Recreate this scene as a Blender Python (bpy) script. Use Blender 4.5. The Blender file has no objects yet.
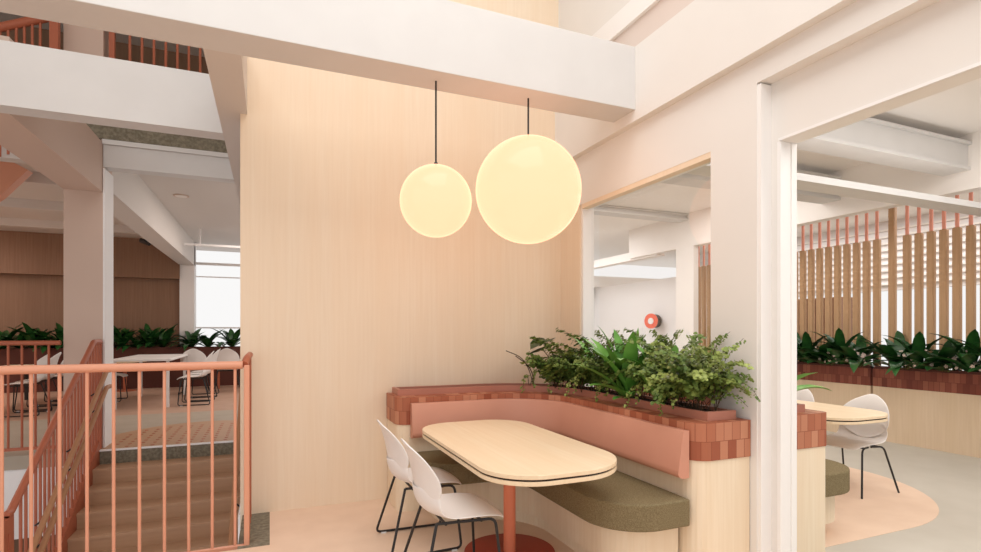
import bpy, bmesh, math, random
from mathutils import Vector, Matrix
PI = math.pi
C = bpy.context.scene.collection
random.seed(4)

# ------------------------------------------------------------------ materials
def mat(name, col, rough=.6, spec=.3, emit=None, es=1.0, metal=0.0):
    m = bpy.data.materials.new(name); m.use_nodes = True
    b = m.node_tree.nodes['Principled BSDF']
    b.inputs['Base Color'].default_value = (*col, 1)
    b.inputs['Roughness'].default_value = rough
    b.inputs['Specular IOR Level'].default_value = spec
    b.inputs['Metallic'].default_value = metal
    if emit:
        b.inputs['Emission Color'].default_value = (*emit, 1)
        b.inputs['Emission Strength'].default_value = es
    return m

def mottled(name, c1, c2, scale=(8, 8, 8), rough=.7, spec=.2, detail=4, lo=.35, hi=.65, bump=0, coord='Object'):
    m = mat(name, c1, rough, spec); nt = m.node_tree; N = nt.nodes; L = nt.links
    tc = N.new('ShaderNodeTexCoord'); mp = N.new('ShaderNodeMapping'); mp.inputs['Scale'].default_value = scale
    nz = N.new('ShaderNodeTexNoise'); nz.inputs['Scale'].default_value = 1; nz.inputs['Detail'].default_value = detail
    cr = N.new('ShaderNodeValToRGB'); cr.color_ramp.elements[0].position = lo; cr.color_ramp.elements[1].position = hi
    cr.color_ramp.elements[0].color = (*c1, 1); cr.color_ramp.elements[1].color = (*c2, 1)
    L.new(tc.outputs[coord], mp.inputs['Vector']); L.new(mp.outputs[0], nz.inputs['Vector'])
    L.new(nz.outputs['Fac'], cr.inputs['Fac']); L.new(cr.outputs[0], N['Principled BSDF'].inputs['Base Color'])
    if bump:
        bp = N.new('ShaderNodeBump'); bp.inputs['Strength'].default_value = bump; bp.inputs['Distance'].default_value = .01
        L.new(nz.outputs['Fac'], bp.inputs['Height']); L.new(bp.outputs[0], N['Principled BSDF'].inputs['Normal'])
    return m

def wood(name, c1, c2, c3, axis='z', fine=60, coarse=5, rough=.5, spec=.3):
    """timber: fine long grain over broad boards of slightly different tone"""
    m = mat(name, c1, rough, spec); nt = m.node_tree; N = nt.nodes; L = nt.links
    tc = N.new('ShaderNodeTexCoord')
    def noise(sc, det, dist=0):
        s = [sc, sc, sc]; s['xyz'.index(axis)] = sc * .035
        mp = N.new('ShaderNodeMapping'); mp.inputs['Scale'].default_value = s
        nz = N.new('ShaderNodeTexNoise'); nz.inputs['Scale'].default_value = 1; nz.inputs['Detail'].default_value = det
        nz.inputs['Distortion'].default_value = dist
        L.new(tc.outputs['Object'], mp.inputs['Vector']); L.new(mp.outputs[0], nz.inputs['Vector']); return nz
    a = noise(fine, 5, .4); b = noise(coarse, 3)
    cr = N.new('ShaderNodeValToRGB'); cr.color_ramp.elements[0].position = .3; cr.color_ramp.elements[1].position = .7
    cr.color_ramp.elements[0].color = (*c1, 1); cr.color_ramp.elements[1].color = (*c2, 1)
    cr2 = N.new('ShaderNodeValToRGB'); cr2.color_ramp.elements[0].position = .38; cr2.color_ramp.elements[1].position = .66
    cr2.color_ramp.elements[0].color = (0, 0, 0, 1); cr2.color_ramp.elements[1].color = (.6, .6, .6, 1)
    mx = N.new('ShaderNodeMix'); mx.data_type = 'RGBA'
    L.new(a.outputs['Fac'], cr.inputs['Fac']); L.new(b.outputs['Fac'], cr2.inputs['Fac'])
    L.new(cr2.outputs[0], mx.inputs['Factor']); L.new(cr.outputs[0], mx.inputs[6]); mx.inputs[7].default_value = (*c3, 1)
    L.new(mx.outputs[2], N['Principled BSDF'].inputs['Base Color'])
    return m

def block_band(name, c1, c2, c3, tw=.064, rh=.11):
    """end-grain timber blocks in two courses, laid out on the UV (metres along, metres up)"""
    m = mat(name, c1, .5, .3); nt = m.node_tree; N = nt.nodes; L = nt.links
    tc = N.new('ShaderNodeTexCoord'); sp = N.new('ShaderNodeSeparateXYZ'); L.new(tc.outputs['UV'], sp.inputs[0])
    def mth(op, a, b=None):
        n = N.new('ShaderNodeMath'); n.operation = op
        for i, v in enumerate((a, b)):
            if v is None: continue
            if isinstance(v, (int, float)): n.inputs[i].default_value = v
            else: L.new(v, n.inputs[i])
        return n.outputs[0]
    row = mth('FLOOR', mth('DIVIDE', sp.outputs[1], rh))
    u = mth('ADD', mth('DIVIDE', sp.outputs[0], tw), mth('MULTIPLY', row, .5))
    col = mth('FLOOR', u)
    cb = N.new('ShaderNodeCombineXYZ'); L.new(col, cb.inputs[0]); L.new(row, cb.inputs[1])
    wn = N.new('ShaderNodeTexWhiteNoise'); wn.noise_dimensions = '2D'; L.new(cb.outputs[0], wn.inputs['Vector'])
    cr = N.new('ShaderNodeValToRGB'); e = cr.color_ramp.elements
    e[0].color = (*c1, 1); e[1].color = (*c3, 1); x = e.new(.5); x.color = (*c2, 1)
    L.new(wn.outputs['Value'], cr.inputs['Fac'])
    fr = mth('FRACT', u); edge = mth('MINIMUM', fr, mth('SUBTRACT', 1, fr))
    fv = mth('FRACT', mth('DIVIDE', sp.outputs[1], rh)); ev = mth('MULTIPLY', mth('MINIMUM', fv, mth('SUBTRACT', 1, fv)), 2)
    ln = mth('LESS_THAN', mth('MINIMUM', edge, ev), .03)
    mx = N.new('ShaderNodeMix'); mx.data_type = 'RGBA'; mx.inputs[7].default_value = (c1[0]*.8, c1[1]*.8, c1[2]*.8, 1)
    L.new(ln, mx.inputs['Factor']); L.new(cr.outputs[0], mx.inputs[6]); L.new(mx.outputs[2], N['Principled BSDF'].inputs['Base Color'])
    return m

M = {}
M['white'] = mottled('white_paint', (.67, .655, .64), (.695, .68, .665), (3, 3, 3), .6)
M['cream'] = mottled('cream_paint', (.79, .76, .72), (.81, .78, .74), (2, 2, 2), .6)
M['plaster'] = mat('right_room_paint', (.90, .86, .82), .7)
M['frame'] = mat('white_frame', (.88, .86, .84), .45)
M['pinkpanel'] = mat('dusky_panel', (.72, .62, .56), .6)
M['hall'] = mat('hall_paint', (.60, .45, .37), .7)
M['hallceil'] = mat('hall_ceiling', (.66, .61, .57), .7)
M['panel'] = wood('pale_oak_panelling', (.81, .66, .495), (.85, .71, .55), (.83, .655, .475), 'z', 45, 5, .42, .35)
M['oak'] = wood('pale_oak_veneer', (.80, .655, .475), (.86, .73, .56), (.82, .665, .48), 'z', 50, 6)
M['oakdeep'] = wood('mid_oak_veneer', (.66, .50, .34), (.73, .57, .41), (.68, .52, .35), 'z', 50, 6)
M['tabletop'] = wood('pale_oak_tabletop', (.80, .63, .42), (.87, .72, .52), (.83, .64, .43), 'y', 40, 5, .4)
M['batten'] = wood('golden_batten', (.44, .265, .14), (.52, .33, .185), (.47, .285, .15), 'z', 60, 6)
M['darkwood'] = wood('brown_hall_panelling', (.25, .14, .085), (.30, .175, .11), (.23, .13, .078), 'z', 30, 3)
M['step'] = wood('brown_stair_timber', (.44, .26, .155), (.50, .31, .19), (.46, .275, .165), 'x', 30, 3)
M['handwood'] = mat('brown_handrail_timber', (.44, .22, .11), .5)
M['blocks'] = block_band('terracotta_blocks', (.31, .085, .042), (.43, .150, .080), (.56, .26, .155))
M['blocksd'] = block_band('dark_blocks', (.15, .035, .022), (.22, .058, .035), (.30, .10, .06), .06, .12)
M['darkred'] = mat('dark_red_planter', (.10, .03, .02), .6)
M['tray'] = mat('rose_tray', (.46, .19, .13), .45)
M['vinyl'] = mottled('rose_upholstery', (.58, .27, .185), (.60, .285, .195), (4, 4, 4), .5, .35)
M['fabric'] = mottled('olive_wool', (.165, .125, .068), (.26, .21, .12), (160, 160, 160), .95, .05, 3, .35, .65, .25)
M['carpet'] = mottled('grey_brown_carpet', (.17, .15, .11), (.27, .24, .18), (30, 30, 30), .95, .05)
M['floor'] = mottled('peach_floor', (.76, .56, .42), (.80, .60, .455), (5, 5, 5), .55, .3)
M['floorcream'] = mottled('cream_floor', (.52, .48, .41), (.55, .51, .44), (3, 3, 3), .55, .3)
M['floorgrey'] = mottled('grey_hall_floor', (.40, .34, .27), (.43, .37, .30), (4, 4, 4), .6)
M['hallfloor'] = mottled('pink_hall_floor', (.46, .30, .22), (.50, .33, .245), (4, 4, 4), .6)
M['rail'] = mat('salmon_metal', (.72, .335, .215), .38, .4)
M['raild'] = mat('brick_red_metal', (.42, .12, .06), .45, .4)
M['rod'] = mat('pink_rod', (.80, .36, .27), .5)
M['discred'] = mat('brick_red_disc', (.36, .055, .03), .45)
M['column'] = mat('coral_column', (.72, .22, .12), .35, .4)
M['shell'] = mat('chair_shell', (.82, .79, .77), .4, .4)
M['black'] = mat('black_metal', (.02, .018, .018), .4, .4)
M['groove'] = mat('dark_groove', (.035, .02, .015), .6)
M['glide'] = mat('white_glide', (.8, .8, .8), .5)
M['soil'] = mottled('dark_soil', (.03, .015, .01), (.07, .035, .025), (60, 60, 60), .95, .05)
M['globe'] = mat('lit_globe', (.05, .045, .035), .16, .18, (1.0, .49, .285), 1.46)
M['red'] = mat('reel_red', (.85, .16, .10), .4)
M['downlight'] = mat('lamp_disc', (.8, .75, .7), .5)
M['white2'] = mat('far_white', (.86, .84, .83), .6)

def leafmat(name, c1, c2, scale=9, rough=.42):
    m = mottled(name, c1, c2, (scale,)*3, rough, .4)
    b = m.node_tree.nodes['Principled BSDF']
    return m
M['fern'] = leafmat('fern_leaf', (.14, .20, .03), (.34, .40, .10), 14, .5)
M['fernd'] = leafmat('fern_leaf_deep', (.07, .13, .02), (.20, .27, .06), 14, .5)
M['strap'] = leafmat('strap_leaf', (.08, .25, .03), (.19, .42, .08), 5, .45)
M['dark'] = leafmat('dark_leaf', (.008, .045, .012), (.03, .12, .025), 8, .3)
M['heart'] = leafmat('heart_leaf', (.02, .045, .015), (.05, .09, .03), 6, .4)
M['stem'] = mat('plant_stem', (.10, .12, .03), .6)
M['stemd'] = mat('brown_stem', (.06, .035, .015), .6)
M['petal'] = mat('pale_flower', (.75, .60, .52), .6)

def glass():
    m = bpy.data.materials.new('window_glass'); m.use_nodes = True; N = m.node_tree.nodes; L = m.node_tree.links
    N.clear(); o = N.new('ShaderNodeOutputMaterial'); t = N.new('ShaderNodeBsdfTransparent'); g = N.new('ShaderNodeBsdfGlossy')
    g.inputs['Roughness'].default_value = .01; x = N.new('ShaderNodeMixShader'); lw = N.new('ShaderNodeLayerWeight'); lw.inputs['Blend'].default_value = .12
    f = N.new('ShaderNodeMath'); f.operation = 'MULTIPLY_ADD'; f.inputs[1].default_value = .35; f.inputs[2].default_value = .03
    L.new(lw.outputs['Facing'], f.inputs[0]); L.new(f.outputs[0], x.inputs[0]); L.new(t.outputs[0], x.inputs[1]); L.new(g.outputs[0], x.inputs[2]); L.new(x.outputs[0], o.inputs[0]); return m
M['glass'] = glass()

# ------------------------------------------------------------------ object helpers
def tag(o, label=None, cat=None, group=None, kind=None):
    if label: o['label'] = label
    if cat: o['category'] = cat
    if group: o['group'] = group
    if kind: o['kind'] = kind
    return o

def thing(name, label, cat, loc=(0, 0, 0), rotz=0, group=None):
    o = bpy.data.objects.new(name, None); C.objects.link(o); o.empty_display_size = .1
    o.location = loc; o.rotation_euler = (0, 0, rotz)
    return tag(o, label, cat, group)

def obj(name, bm, m, parent=None, world=False, smooth=False, label=None, bevel=0, seg=2, subsurf=0, solid=0):
    """one mesh object; world=True: the bmesh is in world metres and is shifted into the parent's frame"""
    if world and parent is not None:
        for v in bm.verts: v.co = v.co - parent.location
    me = bpy.data.meshes.new(name); bm.normal_update(); bm.to_mesh(me); bm.free()
    me.materials.append(M[m] if isinstance(m, str) else m)
    o = bpy.data.objects.new(name, me); C.objects.link(o)
    if parent is not None: o.parent = parent
    if smooth:
        for p in me.polygons: p.use_smooth = True
        try: me.set_sharp_from_angle(angle=math.radians(38))
        except Exception: pass
    if solid:
        s = o.modifiers.new('solid', 'SOLIDIFY'); s.thickness = solid; s.offset = 0
    if subsurf:
        s = o.modifiers.new('sub', 'SUBSURF'); s.levels = subsurf; s.render_levels = subsurf
    if bevel:
        b = o.modifiers.new('bevel', 'BEVEL'); b.width = bevel; b.segments = seg; b.limit_method = 'ANGLE'; b.angle_limit = math.radians(50)
    if label: o['label'] = label
    return o

def B(*boxes):
    """bmesh of boxes (x0,y0,z0,x1,y1,z1)"""
    bm = bmesh.new()
    for x0, y0, z0, x1, y1, z1 in boxes:
        r = bmesh.ops.create_cube(bm, size=1)
        for v in r['verts']:
            v.co = Vector(((x0+x1)/2 + v.co.x*abs(x1-x0), (y0+y1)/2 + v.co.y*abs(y1-y0), (z0+z1)/2 + v.co.z*abs(z1-z0)))
    return bm

def cyl(bm, x, y, z0, z1, r, seg=16, r2=None):
    q = bmesh.ops.create_cone(bm, cap_ends=True, segments=seg, radius1=r, radius2=r if r2 is None else r2, depth=z1-z0)
    for v in q['verts']: v.co += Vector((x, y, (z0+z1)/2))
    return bm

def round_corners(pts, r, n=5):
    pts = [Vector(p) for p in pts]; out = [pts[0]]
    for i in range(1, len(pts)-1):
        a, b, c = pts[i-1], pts[i], pts[i+1]
        rr = min(r, (a-b).length*.49, (c-b).length*.49)
        p, q = b + (a-b).normalized()*rr, b + (c-b).normalized()*rr
        for k in range(n+1):
            t = k/n; out.append(p*(1-t)**2 + b*2*t*(1-t) + q*t*t)
    out.append(pts[-1]); return out

def tube(bm, pts, r, seg=8, corner=0):
    pts = round_corners(pts, corner) if corner else [Vector(p) for p in pts]
    rings = []; up = None
    for i, p in enumerate(pts):
        t = ((pts[i+1] - p) if i == 0 else (p - pts[i-1]) if i == len(pts)-1 else (pts[i+1] - pts[i-1])).normalized()
        if up is None: up = Vector((0, 0, 1)) if abs(t.z) < .9 else Vector((1, 0, 0))
        s = t.cross(up).normalized(); up = s.cross(t).normalized()
        rings.append([bm.verts.new(p + (s*math.cos(2*PI*k/seg) + up*math.sin(2*PI*k/seg))*(r if not callable(r) else r(i/(len(pts)-1)))) for k in range(seg)])
    for a, b in zip(rings, rings[1:]):
        for k in range(seg): bm.faces.new((a[k], a[(k+1) % seg], b[(k+1) % seg], b[k]))
    bm.faces.new(rings[0][::-1]); bm.faces.new(rings[-1]); return bm

def T(*tubes, seg=8):
    bm = bmesh.new()
    for pts, r, c in tubes: tube(bm, pts, r, seg, c)
    bmesh.ops.recalc_face_normals(bm, faces=bm.faces); return bm

def arc(cx, cy, r, a0, a1, n=10):
    return [(cx + r*math.cos(math.radians(a0+(a1-a0)*k/n)), cy + r*math.sin(math.radians(a0+(a1-a0)*k/n))) for k in range(n+1)]

def extrude(pts, z0, z1, uv=True):
    """prism over an outline; UV = metres round the outline and metres up, planar on top"""
    bm = bmesh.new(); ul = bm.loops.layers.uv.new('UVMap'); n = len(pts)
    lo = [bm.verts.new((x, y, z0)) for x, y in pts]; hi = [bm.verts.new((x, y, z1)) for x, y in pts]
    acc = 0
    for i in range(n):
        j = (i+1) % n; L = math.dist(pts[i], pts[j])
        f = bm.faces.new((lo[i], lo[j], hi[j], hi[i]))
        for lp, (u, v) in zip(f.loops, ((acc, 0), (acc+L, 0), (acc+L, z1-z0), (acc, z1-z0))): lp[ul].uv = (u, v)
        acc += L
    for f in (bm.faces.new(hi), bm.faces.new(lo[::-1])):
        for lp in f.loops: lp[ul].uv = (lp.vert.co.x, lp.vert.co.y)
    bmesh.ops.recalc_face_normals(bm, faces=bm.faces); return bm

def sweep(path, prof, bm=None):
    """closed profile (offset to the left of travel, z) along a horizontal path"""
    bm = bm or bmesh.new(); P = [Vector(p) for p in path]; rings = []
    for i, p in enumerate(P):
        d1 = (p - P[i-1]).normalized() if i else None; d2 = (P[i+1]-p).normalized() if i < len(P)-1 else None
        t = ((d1 or d2) + (d2 or d1)).normalized(); nrm = Vector((-t.y, t.x))
        k = 1 / max(.5, nrm.dot(Vector((-(d2 or d1).y, (d2 or d1).x))))
        rings.append([bm.verts.new((p.x + nrm.x*o*k, p.y + nrm.y*o*k, z)) for o, z in prof])
    m = len(prof)
    for a, b in zip(rings, rings[1:]):
        for k in range(m): bm.faces.new((a[k], a[(k+1) % m], b[(k+1) % m], b[k]))
    bm.faces.new(rings[0]); bm.faces.new(rings[-1][::-1])
    bmesh.ops.recalc_face_normals(bm, faces=bm.faces); return bm

def dup(root, loc, rotz=None, label=None, group=None, scale=None):
    r = root.copy(); C.objects.link(r); r.location = loc
    if rotz is not None: r.rotation_euler = (0, 0, rotz)
    if label: r['label'] = label
    if group: r['group'] = group
    if scale: r.scale = scale
    for ch in list(root.children):
        c = ch.copy(); C.objects.link(c); c.parent = r
        for g in list(ch.children):
            d = g.copy(); C.objects.link(d); d.parent = c
    return r

def struct(name, bm, m, label, cat, **kw):
    return tag(obj(name, bm, m, **kw), label, cat, None, 'structure')

trim_n = [0]
def trim(bm, m, label, cat, **kw):
    trim_n[0] += 1
    return struct('trim_%d' % trim_n[0], bm, m, label, cat, **kw)

# ------------------------------------------------------------------ the shell
# floors
struct('floor', extrude([(-6, -3), (2.80, -3), (2.80, 4.75), (0, 4.75), (0, 3.93), (-6, 3.93)], -.12, 0), 'floor',
       'peach floor of the booth corner beside the stair opening', 'floor')
struct('floor', B((2.80, -3, -.12, 14, 14, 0)), 'floorcream', 'pale cream floor of the room seen through the right opening', 'floor')
zone = [(3.41, 2.45)] + [(x, y) for x, y in arc(4.40, 3.78, 1.33, -90, 0, 20)] + [(5.73, 6.5), (3.41, 6.5)]
struct('floor', extrude(zone, 0, .003), 'floor', 'round-cornered peach floor area under the right-hand booth', 'floor')
struct('floor', B((-.20, 3.93, -.12, 0, 4.65, 0)), 'carpet', 'small strip of grey-brown carpet between stair railing and peach floor', 'carpet')
struct('floor', B((-12, 7.88, -.16, -.2, 11.0, 0)), 'floorgrey', 'grey-brown hall floor at the head of the stairs', 'floor')
struct('floor', B((-12, 11.0, -.16, 3, 18.5, 0)), 'hallfloor', 'dusky pink hall floor under the far cafe tables', 'floor')
mo = arc(-.9, 7.9, 1.0, 0, 180, 24)
mat_pts = [(-.9 + (x+.9)*1.35, 7.9 + (y-7.9)*1.85) for x, y in mo]
mat_pts = [(min(x, -.21), y) for x, y in mat_pts]
struct('floor', extrude(mat_pts, 0, .004), 'step', 'brown curved tread area in front of the top stair', 'floor')
struct('floor', B((-6, 3.93, -2.75, 0, 9, -2.6)), 'hallfloor', 'lower storey floor at the foot of the stairs', 'floor')
mb = bmesh.new()
for i in range(13):
    for j in range(9):
        x, y = -1.95+i*.14, 7.98+j*.17+.03*(i % 2)
        if ((x+.9)/1.3)**2 + ((y-7.9)/1.75)**2 < .9: cyl(mb, x, y, .004, .008, .022, 8)
trim(mb, 'raild', 'small raised warning studs in the brown area at the stair head', 'floor studs')

# timber wall behind the booth, with fine panel joints
struct('wall_back', B((-.215, 4.65, -.12, 2.685, 4.80, 6.2)), 'panel', 'tall pale oak panelled wall behind the booth', 'wall')
# right wall: pieces round the window opening (Y 2.69-4.29, z .95-2.64), X 2.685 - 2.816
wx0, wx1 = 2.685, 2.816
struct('wall_right', B((wx0, 2.33, 0, wx1, 2.69, 2.935), (wx0, 4.29, 2.64, wx1, 4.80, 2.935), (wx0, 2.69, 0, wx1, 4.29, .90),
                       (wx0, 2.69, 2.64, wx1, 4.29, 2.935), (wx0, 1.0, 2.935, 2.905, 4.80, 3.09), (wx0, -3, 2.935, 2.905, 1.0, 3.09)), 'cream',
       'cream wall with the interior window beside the planter', 'wall')
struct('wall_right', B((2.683, 4.29, 0, wx1, 4.66, 2.64)), 'panel', 'narrow pale oak panel between the oak wall and the interior window', 'wall')
# upper wall projects past the ledge
struct('wall_right', B((2.62, -3, 3.09, 2.905, 4.65, 3.665)), 'cream', 'cream bulkhead running above the window wall', 'wall')
struct('wall_right', B((2.66, -3, 4.06, 2.905, 4.65, 6.2)), 'cream', 'cream upper wall above the white cove strip', 'wall')
trim(B((2.655, -3, 3.665, 2.905, 4.65, 3.89)), 'pinkpanel', 'dusky recessed strip above the cream bulkhead', 'trim')
trim(B((2.625, -3, 3.89, 2.905, 4.65, 4.06)), 'frame', 'white cove strip above the dusky band', 'trim')
# recessed portal at the right: lintel and jamb, in plane X 2.775
struct('wall_right', B((2.775, -3, 2.574, 2.905, 2.33, 2.935), (2.775, 2.246, 0, 2.905, 2.33, 2.574)), 'cream', 'cream lintel and jamb of the wide opening at right', 'wall')
trim(B((2.690, 2.305, 0, 2.775, 2.330, 2.925)), 'frame', 'white edge strip of the wall beside the wide opening', 'trim')
trim(B((2.770, 2.238, 0, 2.800, 2.262, 2.574), (2.800, 2.243, 0, 2.862, 2.262, 2.574), (2.862, 2.238, 0, 2.907, 2.262, 2.574)), 'frame',
     'white stepped frame down the jamb of the wide opening', 'frame', bevel=.003)
trim(B((2.765, -3, 2.574, 2.777, 2.25, 2.590)), 'frame', 'thin white bead under the cream lintel', 'trim')

# window 1
w = thing('window_1', 'interior window with white frame and glass behind the planter', 'window', (2.75, 3.49, .9)); w['kind'] = 'structure'
obj('window_frame', B((2.700, 4.262, .90, 2.818, 4.292, 2.64), (2.752, 2.69, 2.615, 2.818, 4.262, 2.642), (2.700, 2.69, .90, 2.818, 4.262, .925),
                      (2.752, 2.688, .925, 2.818, 2.705, 2.615)), 'frame', w, world=True)
obj('window_head', B((2.687, 2.69, 2.60, 2.752, 4.262, 2.642)), 'panel', w, world=True, label='pale wood head lining')
obj('pane', B((2.788, 2.705, .925, 2.794, 4.262, 2.615)), 'glass', w, world=True)

# beams of the main space
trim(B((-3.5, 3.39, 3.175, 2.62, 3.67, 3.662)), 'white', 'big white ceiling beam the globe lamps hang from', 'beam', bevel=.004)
trim(B((-.376, 3.67, 3.177, -.165, 7.95, 3.66)), 'hallceil', 'short tan beam running back from the white beam along the wall end', 'beam')
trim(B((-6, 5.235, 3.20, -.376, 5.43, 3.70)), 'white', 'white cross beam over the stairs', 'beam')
trim(B((-2.33, 5.43, 3.20, -1.93, 8.02, 3.82)), 'hall', 'pinkish-grey beam running from the cross beam to the column', 'beam')
trim(B((-2.33, 8.02, -2.6, -1.925, 8.42, 6.2)), 'hall', 'square pinkish-grey column beside the stairs', 'column')
trim(B((-1.924, 8.00, -.0, -1.905, 8.40, 3.5)), 'white2', 'pale edge strip on the right side of the square column', 'trim')
trim(B((-2.30, 8.42, 3.30, -1.93, 17, 3.96)), 'hallceil', 'long hall beam running back to the far window', 'beam')
trim(B((-1.93, 8.02, 3.52, -.2, 8.22, 3.80), (-1.93, 7.99, 3.80, -.2, 8.22, 3.86)), 'white', 'white slab-edge beam right of the square column', 'beam')
trim(B((-6, 8.05, 3.52, -2.33, 8.25, 3.86)), 'hallceil', 'grey slab-edge beam left of the square column', 'beam')
struct('ceiling', B((-12, 8.05, 3.95, -2.3, 18.5, 4.12), (-2.3, 8.22, 3.95, 3, 18.5, 4.12)), 'hallceil', 'grey ceiling of the far hall', 'ceiling')
trim(B((-2.32, 7.985, 3.862, -.2, 8.015, 4.12), (-6, 8.02, 3.862, -2.335, 8.045, 4.12)), 'carpet', 'olive-grey carpeted edge of the upper floor', 'floor edge')
for i, y in enumerate((10.4, 12.6, 14.8)):
    trim(B((-12, y, 3.78, -2.3, y+.18, 3.95)), 'hallceil', 'shallow grey ceiling rib in the hall, %s from the stairs' % ('first', 'second', 'third')[i], 'beam')
# stair well sides
struct('wall_left', B((-.232, 4.66, -2.6, -.216, 7.87, -.0), (-.21, 4.81, -2.6, -.05, 8.3, 3.95)), 'white2', 'white side wall of the stair well', 'wall')
struct('wall_left', B((-6, 7.90, -.98, -1.98, 8.0, -.16)), 'white2', 'white wall panel below the hall floor edge', 'wall')
struct('wall_left', B((-6, 8.6, -2.6, .2, 8.7, -.16)), 'darkwood', 'dark wall of the lower storey', 'wall')
struct('wall_left', B((-9.6, 3.9, -2.6, -9.5, 18.5, 6.2)), 'hall', 'hall side wall left of the stairs', 'wall')
# upper storey beyond
struct('wall_back', B((-9.5, 10.4, 4.12, 1, 10.5, 6.2)), 'darkwood', 'dark brown upper storey wall behind the top railing', 'wall')
struct('ceiling', B((-9.6, 4.8, 6.2, 3, 10.5, 6.3), (-6.1, -1.2, 6.2, -2.2, 4.8, 6.3), (2.6, -3, 6.2, 14, 14, 6.3)), 'hallceil', 'high ceiling over the stair hall', 'ceiling')
# far hall walls
struct('wall_far', B((-12, 17.0, 0, -2.28, 17.15, 3.95)), 'darkwood', 'brown panelled wall at the end of the hall', 'wall')
trim(B((-12, 16.72, 2.90, -2.28, 17.0, 3.95)), 'darkwood', 'projecting brown panel along the top of the end wall', 'panel')
trim(B((-2.29, 16.8, 0, -1.93, 17.2, 3.95)), 'white2', 'pale pier between brown wall and far window', 'column')
wf = thing('window_2', 'tall bright far window at the end of the hall', 'window', (-.4, 17.1, 0)); wf['kind'] = 'structure'
obj('window_frame', B((-1.93, 17.05, 3.35, 3, 17.12, 3.42), (-1.93, 17.05, 3.0, 3, 17.10, 3.03), (-1.93, 17.05, 1.55, 3, 17.10, 1.59), (-1.93, 17.05, .9, 3, 17.12, 1.0),
                      (-.3, 17.05, 0, -.22, 17.12, 3.95)), 'white2', wf, world=True)

# ------------------------------------------------------------------ right-hand room shell
struct('ceiling', B((2.905, -3, 3.58, 14, 14, 3.7)), 'plaster', 'taupe ceiling of the right-hand room', 'ceiling')
struct('wall_side', B((6.95, -1, 2.985, 7.12, 9.2, 3.58)), 'plaster', 'taupe bulkhead above the timber battens', 'wall')
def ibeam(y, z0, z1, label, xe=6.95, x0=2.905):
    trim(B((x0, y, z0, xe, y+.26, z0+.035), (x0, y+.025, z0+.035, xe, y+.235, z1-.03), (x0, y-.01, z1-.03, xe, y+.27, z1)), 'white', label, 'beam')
ibeam(3.31, 3.19, 3.49, 'white ceiling beam nearest the opening in the right-hand room')
ibeam(4.72, 3.19, 3.49, 'white ceiling beam second from the opening in the right-hand room')
ibeam(7.50, 3.46, 3.575, 'low white ceiling beam seen through the interior window')
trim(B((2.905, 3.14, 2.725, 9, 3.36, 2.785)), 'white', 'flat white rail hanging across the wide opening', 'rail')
trim(B((6.95, 7.36, 0, 7.06, 7.80, 2.985)), 'plaster', 'square taupe column at the end of the batten screen', 'column')
# far side of the right room: pale wall with louvres
struct('wall_side', B((11.0, 0, 2.25, 11.15, 12, 3.58)), 'white2', 'pale upper wall beyond the batten screen', 'wall')
lv = bmesh.new()
for i in range(9):
    z = 2.35 + i*.13
    q = B((10.93, 0, z, 11.0, 12, z+.03)); me = bpy.data.meshes.new('t'); q.to_mesh(me); q.free(); lv.from_mesh(me); bpy.data.meshes.remove(me)
trim(lv, 'plaster', 'horizontal louvres on the pale wall beyond the battens', 'louvres')
struct('wall_far', B((4.8, 12.0, 0, 11, 12.12, 2.62)), 'white2', 'white far wall seen through the interior window', 'wall')
trim(B((2.9, 11.7, 2.62, 11, 12.0, 2.90)), 'plaster', 'taupe beam along the top of the white far wall', 'beam')
trim(B((7.0, 8.4, 2.95, 7.2, 12.0, 3.12)), 'plaster', 'taupe beam running towards the white far wall', 'beam')
duct = T((((6.4, 10.9, 3.0), (6.4, 10.9, 3.42), (7.1, 10.9, 3.42), (7.1, 10.9, 3.0)), .05, .02), (((6.4, 10.9, 3.38), (5.9, 9.6, 3.38)), .04, 0), seg=6)
trim(duct, 'plaster', 'grey bracket of pipework above the far beam', 'pipe')

# ------------------------------------------------------------------ planter and booth
def Lfront(off, x0, y1, n=12):
    """path parallel to the planter's front face, off metres into it"""
    r = .5 + off
    return [(x0, 4.23+off)] + arc(1.76, 3.73, r, 90, 0, n) + [(2.26+off, y1)]

pl = thing('corner_planter', 'L-shaped pale oak planter with terracotta block band behind the booth seat', 'planter', (1.8, 4.44, 0))
def planter_outline(inset=0):
    p = [(.94+inset, 4.64), (.94+inset, 4.31+inset)] + arc(1.02+inset*0, 4.31+inset*0, .08-inset, 180, 270, 5)[1:]
    p = [(.94+inset, 4.64)] + arc(1.04, 4.33, .10-inset, 180, 270, 6)
    p += arc(1.76, 3.73, .5+inset, 90, 0, 14)
    p += arc(2.38, 2.49, .12-inset, 180, 270, 6)
    p += [(2.68-inset*0, 2.37+inset), (2.68, 4.64)]
    return p
obj('planter_body', extrude(planter_outline(.008), 0, .70), 'oak', pl, world=True)
obj('block_band', extrude(planter_outline(0), .70, .92), 'blocks', pl, world=True, label='terracotta block band')
U = [(0, .92), (0, .972), (.02, .972), (.02, .935), (.20, .935), (.20, .972), (.22, .972), (.22, .92)]
trb = sweep(Lfront(.14, .985, 2.43, 14), U)
for q in (B((.979, 4.367, .921, 1.007, 4.593, .9735)), B((2.397, 2.426, .921, 2.623, 2.454, .9735))):
    me = bpy.data.meshes.new('t'); q.to_mesh(me); q.free(); trb.from_mesh(me); bpy.data.meshes.remove(me)
tr = obj('tray', trb, 'tray', pl, world=True, label='rose planting tray')
obj('soil', sweep(Lfront(.161, 1.006, 2.452, 14), [(0, .936), (0, .952), (.178, .952), (.178, .936)]), 'soil', tr, world=False)
tr.children[0].data.transform(Matrix.Translation(-pl.location))

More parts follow.
